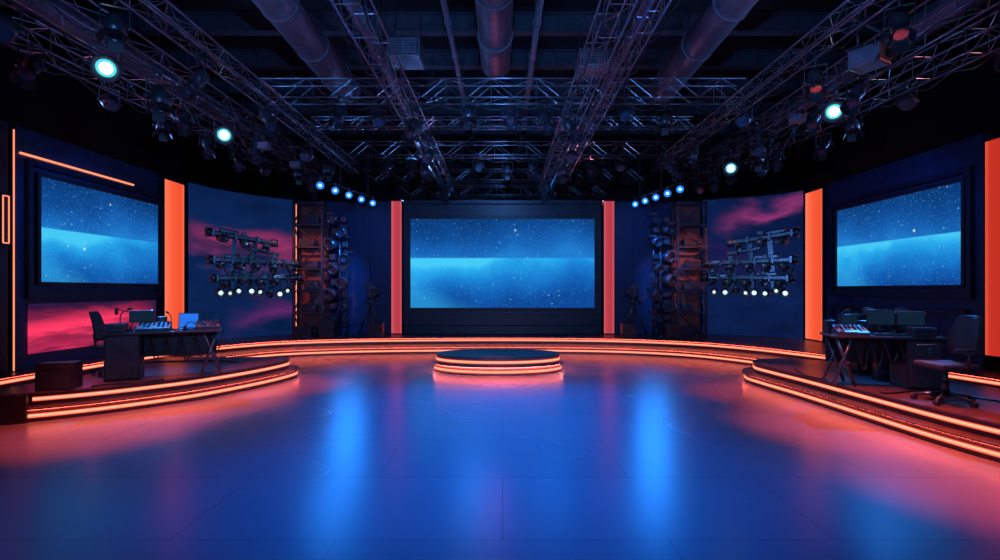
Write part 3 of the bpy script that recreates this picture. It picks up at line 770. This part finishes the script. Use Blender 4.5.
def mixer(loc, rz, w=.6, d=.45):
    t = thing('mixing_console', 'black audio mixing console with rows of knobs and faders', 'mixing console', loc, rz)
    b = MB(); pr = [(-d/2, 0), (d/2, 0), (d/2, .14), (-d/2, .05)]
    lo = [b.bm.verts.new((-w/2, y, z)) for y, z in pr]; hi = [b.bm.verts.new((w/2, y, z)) for y, z in pr]
    b.bm.faces.new(lo); b.bm.faces.new(hi[::-1])
    for q in range(4): b.bm.faces.new((lo[q], hi[q], hi[(q+1) % 4], lo[(q+1) % 4]))
    bmesh.ops.recalc_face_normals(b.bm, faces=b.bm.faces); b.obj('console_body', 'plastic', t)
    n = 7; zf = lambda y: .095+y*.09/d
    for a in range(n):
        for j in range(4):
            x = -w*.42+a*w*.84/(n-1); y = -.02+j*d*.12
            MB().cyl((x, y, zf(y)-.008), (x, y, zf(y)+.028), .012, seg=8).obj('knob', 'rigmetal', t)
    for a in range(n):
        x = -w*.42+a*w*.84/(n-1); y = -d*.35+rnd.uniform(0, .08); MB().box((x, y, zf(y)), (.02, .03, .03)).obj('fader', 'keys' if a % 3 == 0 else 'rigmetal', t)
def mic(loc, rz, s=1.0):
    t = thing('gooseneck_microphone', 'slim black gooseneck microphone on the desk', 'microphone', loc, rz); t.scale = (s,)*3
    MB().cyl((0, 0, 0), (0, 0, .025), .06, .05, seg=16).obj('base', 'plastic', t)
    MB().path(cat_rom([(0, 0, .02), (0, 0, .22), (0, -.03, .3), (0, -.1, .35)], 4), .009).obj('neck', 'rigmetal', t)
    MB().cyl((0, -.1, .35), (0, -.16, .37), .018, .022).obj('capsule', 'plastic', t)
def keyboard(loc, rz):
    t = thing('keyboard', 'slim dark computer keyboard on the desk', 'keyboard', loc, rz)
    MB().box((0, 0, .01), (.42, .14, .018), bev=.004).obj('keyboard_body', 'plastic', t)
    b = MB()
    for a in range(14):
        for j in range(4): b.box((-.19+a*.029, -.048+j*.03, .022), (.024, .024, .01))
    o = b.obj('keys', 'blackmetal', t); o['kind'] = 'stuff'
def small_speaker(loc, rz, h=.26):
    t = thing('desk_speaker', 'small black desktop loudspeaker', 'speaker', loc, rz)
    MB().box((0, 0, h/2), (h*.62, h*.6, h), bev=.01).obj('cabinet', 'plastic', t)
    MB().cyl((0, -h*.3, h*.35), (0, -h*.3-.008, h*.35), h*.22, seg=18).obj('woofer', 'rigmetal', t)
    MB().cyl((0, -h*.3, h*.75), (0, -h*.3-.008, h*.75), h*.09, seg=14).obj('tweeter', 'rigmetal', t)
def headphones(loc, rz):
    t = thing('headphones', 'black headphones lying on the desk', 'headphones', loc, rz)
    P = [(.085*math.cos(a), 0, .04+.1*math.sin(a)) for a in [math.pi*k/10 for k in range(11)]]
    MB().tube(P, .009, 6).obj('headband', 'plastic', t)
    for s in (-1, 1): MB().cyl((s*.07, 0, .042), (s*.10, 0, .042), .042, seg=16).obj('ear_cup', 'fabric', t)
def rack(loc, rz, w, d, h, label, name='equipment_rack', cat='equipment case'):
    t = thing(name, label, cat, loc, rz)
    MB().box((0, 0, h/2), (w, d, h), bev=.012).obj('case_body', 'plastic', t)
    n = max(2, int(h/.11))
    for k in range(n): MB().box((0, -d/2-.004, h*(k+.5)/n), (w*.88, .02, h/n*.75), bev=.003).obj('front_module', 'blackmetal', t)
    for sx in (-1, 1):
        for z in (0, h): MB().box((sx*(w/2-.02), -d/2+.02, min(max(z, .025), h-.02)), (.05, .05, .05), bev=.01).obj('corner_guard', 'rigmetal', t)
def speaker(loc, rz, w=.5, d=.4, h=.38):
    t = thing('stage_monitor_speaker', 'black stage monitor speaker on the platform deck', 'speaker', loc, rz)
    b = MB(); prof = [(-d/2, 0), (d/2, 0), (d/2, h), (-d*.38, h), (-d/2, h*.8)]
    lo = [b.bm.verts.new((-w/2, y, z)) for y, z in prof]; hi = [b.bm.verts.new((w/2, y, z)) for y, z in prof]
    b.bm.faces.new(lo); b.bm.faces.new(hi[::-1])
    for i in range(5): b.bm.faces.new((lo[i], hi[i], hi[(i+1) % 5], lo[(i+1) % 5]))
    bmesh.ops.recalc_face_normals(b.bm, faces=b.bm.faces); b.obj('cabinet', 'black', t)
    MB().box((0, -d/2-.006, h*.4), (w*.88, .014, h*.7)).obj('grille', 'plastic', t)
def desk_lamp(loc, rz):
    t = thing('articulated_arm', 'thin black articulated boom arm clamped to the desk', 'boom arm', loc, rz)
    MB().cyl((0, 0, 0), (0, 0, .04), .04, seg=14).obj('clamp', 'plastic', t)
    MB().polyrod([(0, 0, .03), (.1, 0, .28), (-.18, 0, .36)], .009).obj('arm', 'rigmetal', t)
    MB().cyl((-.18, 0, .38), (-.18, 0, .27), .022).obj('microphone_head', 'plastic', t)
# left desk
dl = (-5.58, 8.3, PH); rl = .5
desk(dl, rl, 1.6, .6, 'dark control desk with crossed legs crowded with audio gear', -1)
mixer(on(dl, rl, -.16, -.08), rl, .46, .36)
mixer(on(dl, rl, .60, -.1), rl+.1, .34, .3)
laptop(on(dl, rl, .26, .0), rl-.35)
monitor(on(dl, rl, -.36, .22), rl+.1, .34, .2, label='small black monitor on the crowded desk')
small_speaker(on(dl, rl, -.08, .22), rl, .22); small_speaker(on(dl, rl, .72, .18), rl, .17)
small_speaker(on(dl, rl, .48, .14), rl+.2, .15)
mic(on(dl, rl, -.64, .16), 2.0); mic(on(dl, rl, .58, .24), -1.0, .8); mic(on(dl, rl, .06, .1), -2.0, .8)
desk_lamp(on(dl, rl, -.5, .04), .3); headphones(on(dl, rl, .36, -.22), .4)
rack(on(dl, rl, -.64, -.1), rl, .26, .3, .14, 'small black rack unit on the desk', 'rack_unit', 'audio unit')
office_chair((-6.68, 8.6, PH), 1.9, 'black office chair behind the mixing desk', .96)
speaker((-6.38, 7.2, PH), .3, .44, .28, .38)
# right desk
dr_ = (5.62, 7.45, PH); rr_ = -.28
desk(dr_, rr_, 1.4, .6, 'dark control desk with crossed legs carrying monitors', 1)
monitor(on(dr_, rr_, .08, .18), rr_+.1, .38, .24)
monitor(on(dr_, rr_, .46, .16), rr_-.25, .34, .22)
monitor(on(dr_, rr_, -.34, .20), rr_+.25, .26, .17, label='small black preview monitor on the desk')
mixer(on(dr_, rr_, -.42, -.12), rr_, .40, .30); keyboard(on(dr_, rr_, .08, -.14), rr_)
rack(on(dr_, rr_, .46, -.12), rr_, .28, .22, .13, 'small black rack unit on the desk', 'rack_unit', 'audio unit')
small_speaker(on(dr_, rr_, -.16, .2), rr_, .20); small_speaker(on(dr_, rr_, -.60, .20), rr_+.2, .2)
mic(on(dr_, rr_, -.50, .10), .5); mic(on(dr_, rr_, .63, .12), -.8, .9); desk_lamp(on(dr_, rr_, .25, .22), 2.8)
d2 = (6.75, 8.7, PH)
desk(d2, -.35, 1.15, .55, 'dark side desk stacked with binders', -1)
colr = ['plastic', 'greyplastic', 'brown', 'rigmetal']
for k in range(8):
    x = -.45+k*.12; h = .24+.04*((k*7) % 4)
    o = MB().box((0, 0, h/2), (.1, .22, h), bev=.008).box((0, -.112, h*.7), (.07, .006, .04)).obj('binder', colr[k % 4])
    o.location = on(d2, -.35, x, 0); o.rotation_euler = (0, 0, -.35); tagtop(o, 'upright dark binder standing in a row on the side desk', 'binder', 'binders on the side desk')
office_chair((5.6, 6.32, PH), -1.6, 'black office chair with armrests beside the control desk', 1.0)
rack((6.2, 8.05, PH), -.4, .34, .3, .5, 'black equipment case between the desks')
def camera_tripod(loc, rz):
    t = thing('studio_camera', 'black studio camera on a tripod by the screen', 'camera', loc, rz)
    for k in range(3):
        a = 2*math.pi*k/3+.5
        MB().cyl((0, 0, 1.05), (.42*math.cos(a), .42*math.sin(a), .015), .026, .018).obj('tripod_leg', 'rigmetal', t)
    MB().cyl((0, 0, .95), (0, 0, 1.2), .05).box((0, 0, 1.22), (.16, .2, .06)).cyl((0, .05, 1.2), (.1, .45, 1.0), .012).obj('tripod_head', 'rigmetal', t)
    MB().box((0, .03, 1.38), (.2, .45, .26), bev=.02).box((0, 0, 1.54), (.05, .25, .05)).obj('camera_body', 'greyplastic', t)
    MB().cyl((0, -.2, 1.38), (0, -.42, 1.38), .08, .1, seg=18).box((0, -.45, 1.38), (.24, .08, .2)).obj('lens_hood', 'blackmetal', t)
    MB().box((.02, .28, 1.58), (.26, .05, .17), bev=.008).obj('viewfinder', 'plastic', t)
camera_tripod((-4.1, 15.6, PH), .5); camera_tripod((4.1, 15.6, PH), -.5)
rack((-3.8, 15.05, PH), 0, .42, .3, .42, 'black equipment case beside the tripod')
rack((3.8, 15.1, PH), 0, .42, .3, .42, 'black equipment case beside the tripod')
rack((-5.9, 14.82, PH), .1, .5, .3, .35, 'black equipment case at the foot of the tower')
rack((-5.2, 14.85, PH), .1, .4, .3, .55, 'black equipment case at the foot of the tower')
rack((5.0, 14.72, PH), .1, .4, .3, .45, 'black equipment case at the foot of the tower')
for pts in ([(-6.0, 7.3), (-5.9, 7.45), (-5.6, 7.6), (-5.35, 7.9)], [(-7.0, 7.8), (-7.0, 9.6), (-5.9, 9.95), (-5.2, 9.8)], [(5.25, 6.95), (5.2, 6.85), (5.3, 6.82), (6.0, 6.9), (6.6, 5.6)], [(5.2, 8.9), (5.0, 8.2), (5.1, 7.85)]):
    P = cat_rom(pts, 8)
    o = MB().path([(x, y, PH+.012) for x, y in P], .012, 6).obj('floor_cable', 'rubber')
    tagtop(o, 'loose black cable snaking over the platform deck', 'cable')

# ---------------------------------------------------------------- lights
def spot(loc, tgt, col, e, ang=60, blend=.6, size=.08):  # bare spot added for its light, without a lamp body
    l = bpy.data.lights.new('added_spot', 'SPOT'); l.energy = e; l.color = col; l.spot_size = math.radians(ang); l.spot_blend = blend; l.shadow_soft_size = size
    o = bpy.data.objects.new('added_spot', l); C.objects.link(o); o.location = loc
    o.rotation_euler = (Vector(tgt)-Vector(loc)).to_track_quat('-Z', 'Y').to_euler(); return o
BL = (.004, .18, 1.0); RD = (1.0, .085, .05); PK = (1.0, .15, .35); CB = (.02, .26, 1.0)
for x, y, tx, ty, e in ((-1.5, 8.6, -1.2, 7.9, 900), (1.1, 8.6, 1.2, 7.9, 900), (-1.4, 5.4, -1.1, 5.0, 700), (1.4, 5.4, 1.1, 5.0, 700), (0, 3.9, 0, 3.6, 420), (0, 9.4, 0, 7.6, 700),
                        (-3.4, 12.0, -2.3, 10.6, 360), (3.5, 12.0, 2.3, 10.6, 360), (-3.6, 4.4, -3.2, 4.2, 280), (3.2, 3.6, 2.8, 3.6, 200)):
    spot((x, y, 4.55), (tx, ty, 0), BL, e, 64, 1.0)
for x, y, z, tx, e in ((-4.75, 13.5, 4.4, -2.2, 110), (-4.7, 14.9, 3.5, -2.1, 95), (-4.6, 14.9, 2.6, -2.1, 70), (-4.6, 14.9, 1.9, -2.1, 30),
                       (4.45, 14.6, 4.4, 2.0, 115), (4.5, 14.9, 3.5, 2.1, 95), (4.5, 14.9, 2.6, 2.1, 70), (4.5, 14.9, 1.9, 2.1, 30), (-1.0, 16.6, 4.9, -.5, 200), (1.6, 16.6, 4.9, .9, 110)):
    spot((x, y, z), (tx, 6.4, 0), CB, e, 64, .9, .5)  # spots added near bars, towers and back truss for blue floor streaks
for x, y, tx, ty, e, a in ((-4.6, 6.5, -5.3, 6.6, 1900, 42), (-3.9, 8.0, -4.5, 8.0, 1100, 34), (4.3, 6.4, 4.6, 6.6, 2100, 42), (4.3, 4.6, 4.8, 4.7, 2000, 46), (4.2, 8.9, 4.5, 8.7, 1200, 36), (-3.7, 9.4, -4.1, 9.4, 1200, 34), (-.1, 9.95, -.1, 9.95, 1300, 24),
                        (-.1, 12.8, -.1, 13.6, 460, 44), (-4.3, 12.4, -5.2, 13.2, 700, 44), (4.3, 12, 5.4, 12.4, 700, 44), (-2.4, 13, -2.7, 13.9, 420, 44), (2.4, 13, 2.7, 13.9, 420, 44), (-6.5, 10.8, -7.2, 11.2, 350, 40), (6.3, 10.2, 7.0, 10.4, 350, 40)):
    spot((x, y, 4.55), (tx, ty, 0), RD, e, a, 1.0)  # added red spots that boost the strip glow on floor and treads
for x, y, z, tx, ty, tz, c, e in ((-7.3, 10.6, 4.5, -5.6, 8.4, 1, CB, 800), (-4.2, 5.5, 4.5, -5.7, 8.2, 1, (.25, .45, 1), 150), (7.4, 9.8, 4.5, 5.7, 7.0, 1, CB, 900), (4.3, 4.4, 4.5, 5.7, 6.9, 1, (.25, .45, 1), 190),
                                  (-8.0, 7.5, 3.5, -5.8, 8.2, 1, RD, 60), (8.2, 6.8, 3.5, 5.6, 6.8, 1, RD, 45),
                                  (-6.4, 12.6, 4.5, -5.9, 15.4, 2.4, (1, .2, .13), 380), (6.4, 12.6, 4.5, 5.8, 15.4, 2.4, (1, .2, .13), 380),
                                  (-3.8, 13.6, 4.5, -5.0, 15.4, 2.5, CB, 600), (3.8, 13.6, 4.5, 5.0, 15.4, 2.5, CB, 600),
                                  (-4.4, 12.2, 4.5, -6.9, 13.9, 2.4, (.25, .52, 1), 330), (4.4, 12.2, 4.5, 6.9, 13.9, 2.4, (.25, .52, 1), 330)):
    spot((x, y, z), (tx, ty, tz), c, e, 40, .9)  # added spots that brighten the desks, towers and wall rigs
SB = (.10, .34, 1.0)
for x, y, z, tx, ty, tz, c, e in ((-9, 9, 4.9, -3, 9, 6.2, SB, 420), (9, 9, 4.9, 3, 9, 6.2, SB, 420), (0, -2, 3.2, 0, 10, 5.4, (.14, .38, 1), 1900), (-3, 17.2, 4.9, -1, 9, 6.5, SB, 170), (3, 17.2, 4.9, 1, 9, 6.5, (.9, .3, .5), 50),
                                  (-8.8, 6.0, 4.9, -5.5, 8, 5.4, PK, 100), (9, 6, 4.9, 5.5, 8, 5.4, (1, .3, .3), 100), (-9.3, 12, 4.9, -4, 11, 5.5, SB, 320), (9.3, 12, 4.9, 4, 11, 5.5, SB, 320),
                                  (0, 7.5, 5.0, 0, 12, 5.7, SB, 170), (0, 12.9, 5.0, 0, 17.6, 5.4, SB, 150), (-.3, 16.9, 5.0, -.2, 9, 5.5, PK, 70),
                                  (-2.2, 4.5, 5.3, -3.9, 9, 6.8, SB, 100), (2.4, 4.5, 5.3, 3.9, 9, 6.8, SB, 100)):
    spot((x, y, z), (tx, ty, tz), c, e, 90, .9)  # added spots that brighten trusses and ducts, one behind the camera
for x, y, tx, ty, e in ((-4, 13, -5, 16.2, 70), (4, 13, 5, 16.2, 70), (-6.5, 9, -8.5, 10, 110), (6.7, 9, 8.8, 11, 110)):
    spot((x, y, 4.6), (tx, ty, 2.8), (.03, .2, 1), e, 80, .9)  # added blue wash over the set walls
w = bpy.data.worlds.new('studio_world'); sc.world = w; w.use_nodes = True
w.node_tree.nodes['Background'].inputs[0].default_value = (.03, .06, .2, 1); w.node_tree.nodes['Background'].inputs[1].default_value = .05

cam = bpy.data.cameras.new('camera'); cam.lens = 18; cam.sensor_width = 36; cam.shift_y = .010; cam.shift_x = -.0025
co = bpy.data.objects.new('camera', cam); C.objects.link(co); co.location = (0, 0, 1.8); co.rotation_euler = (math.pi/2, 0, 0)
sc.camera = co
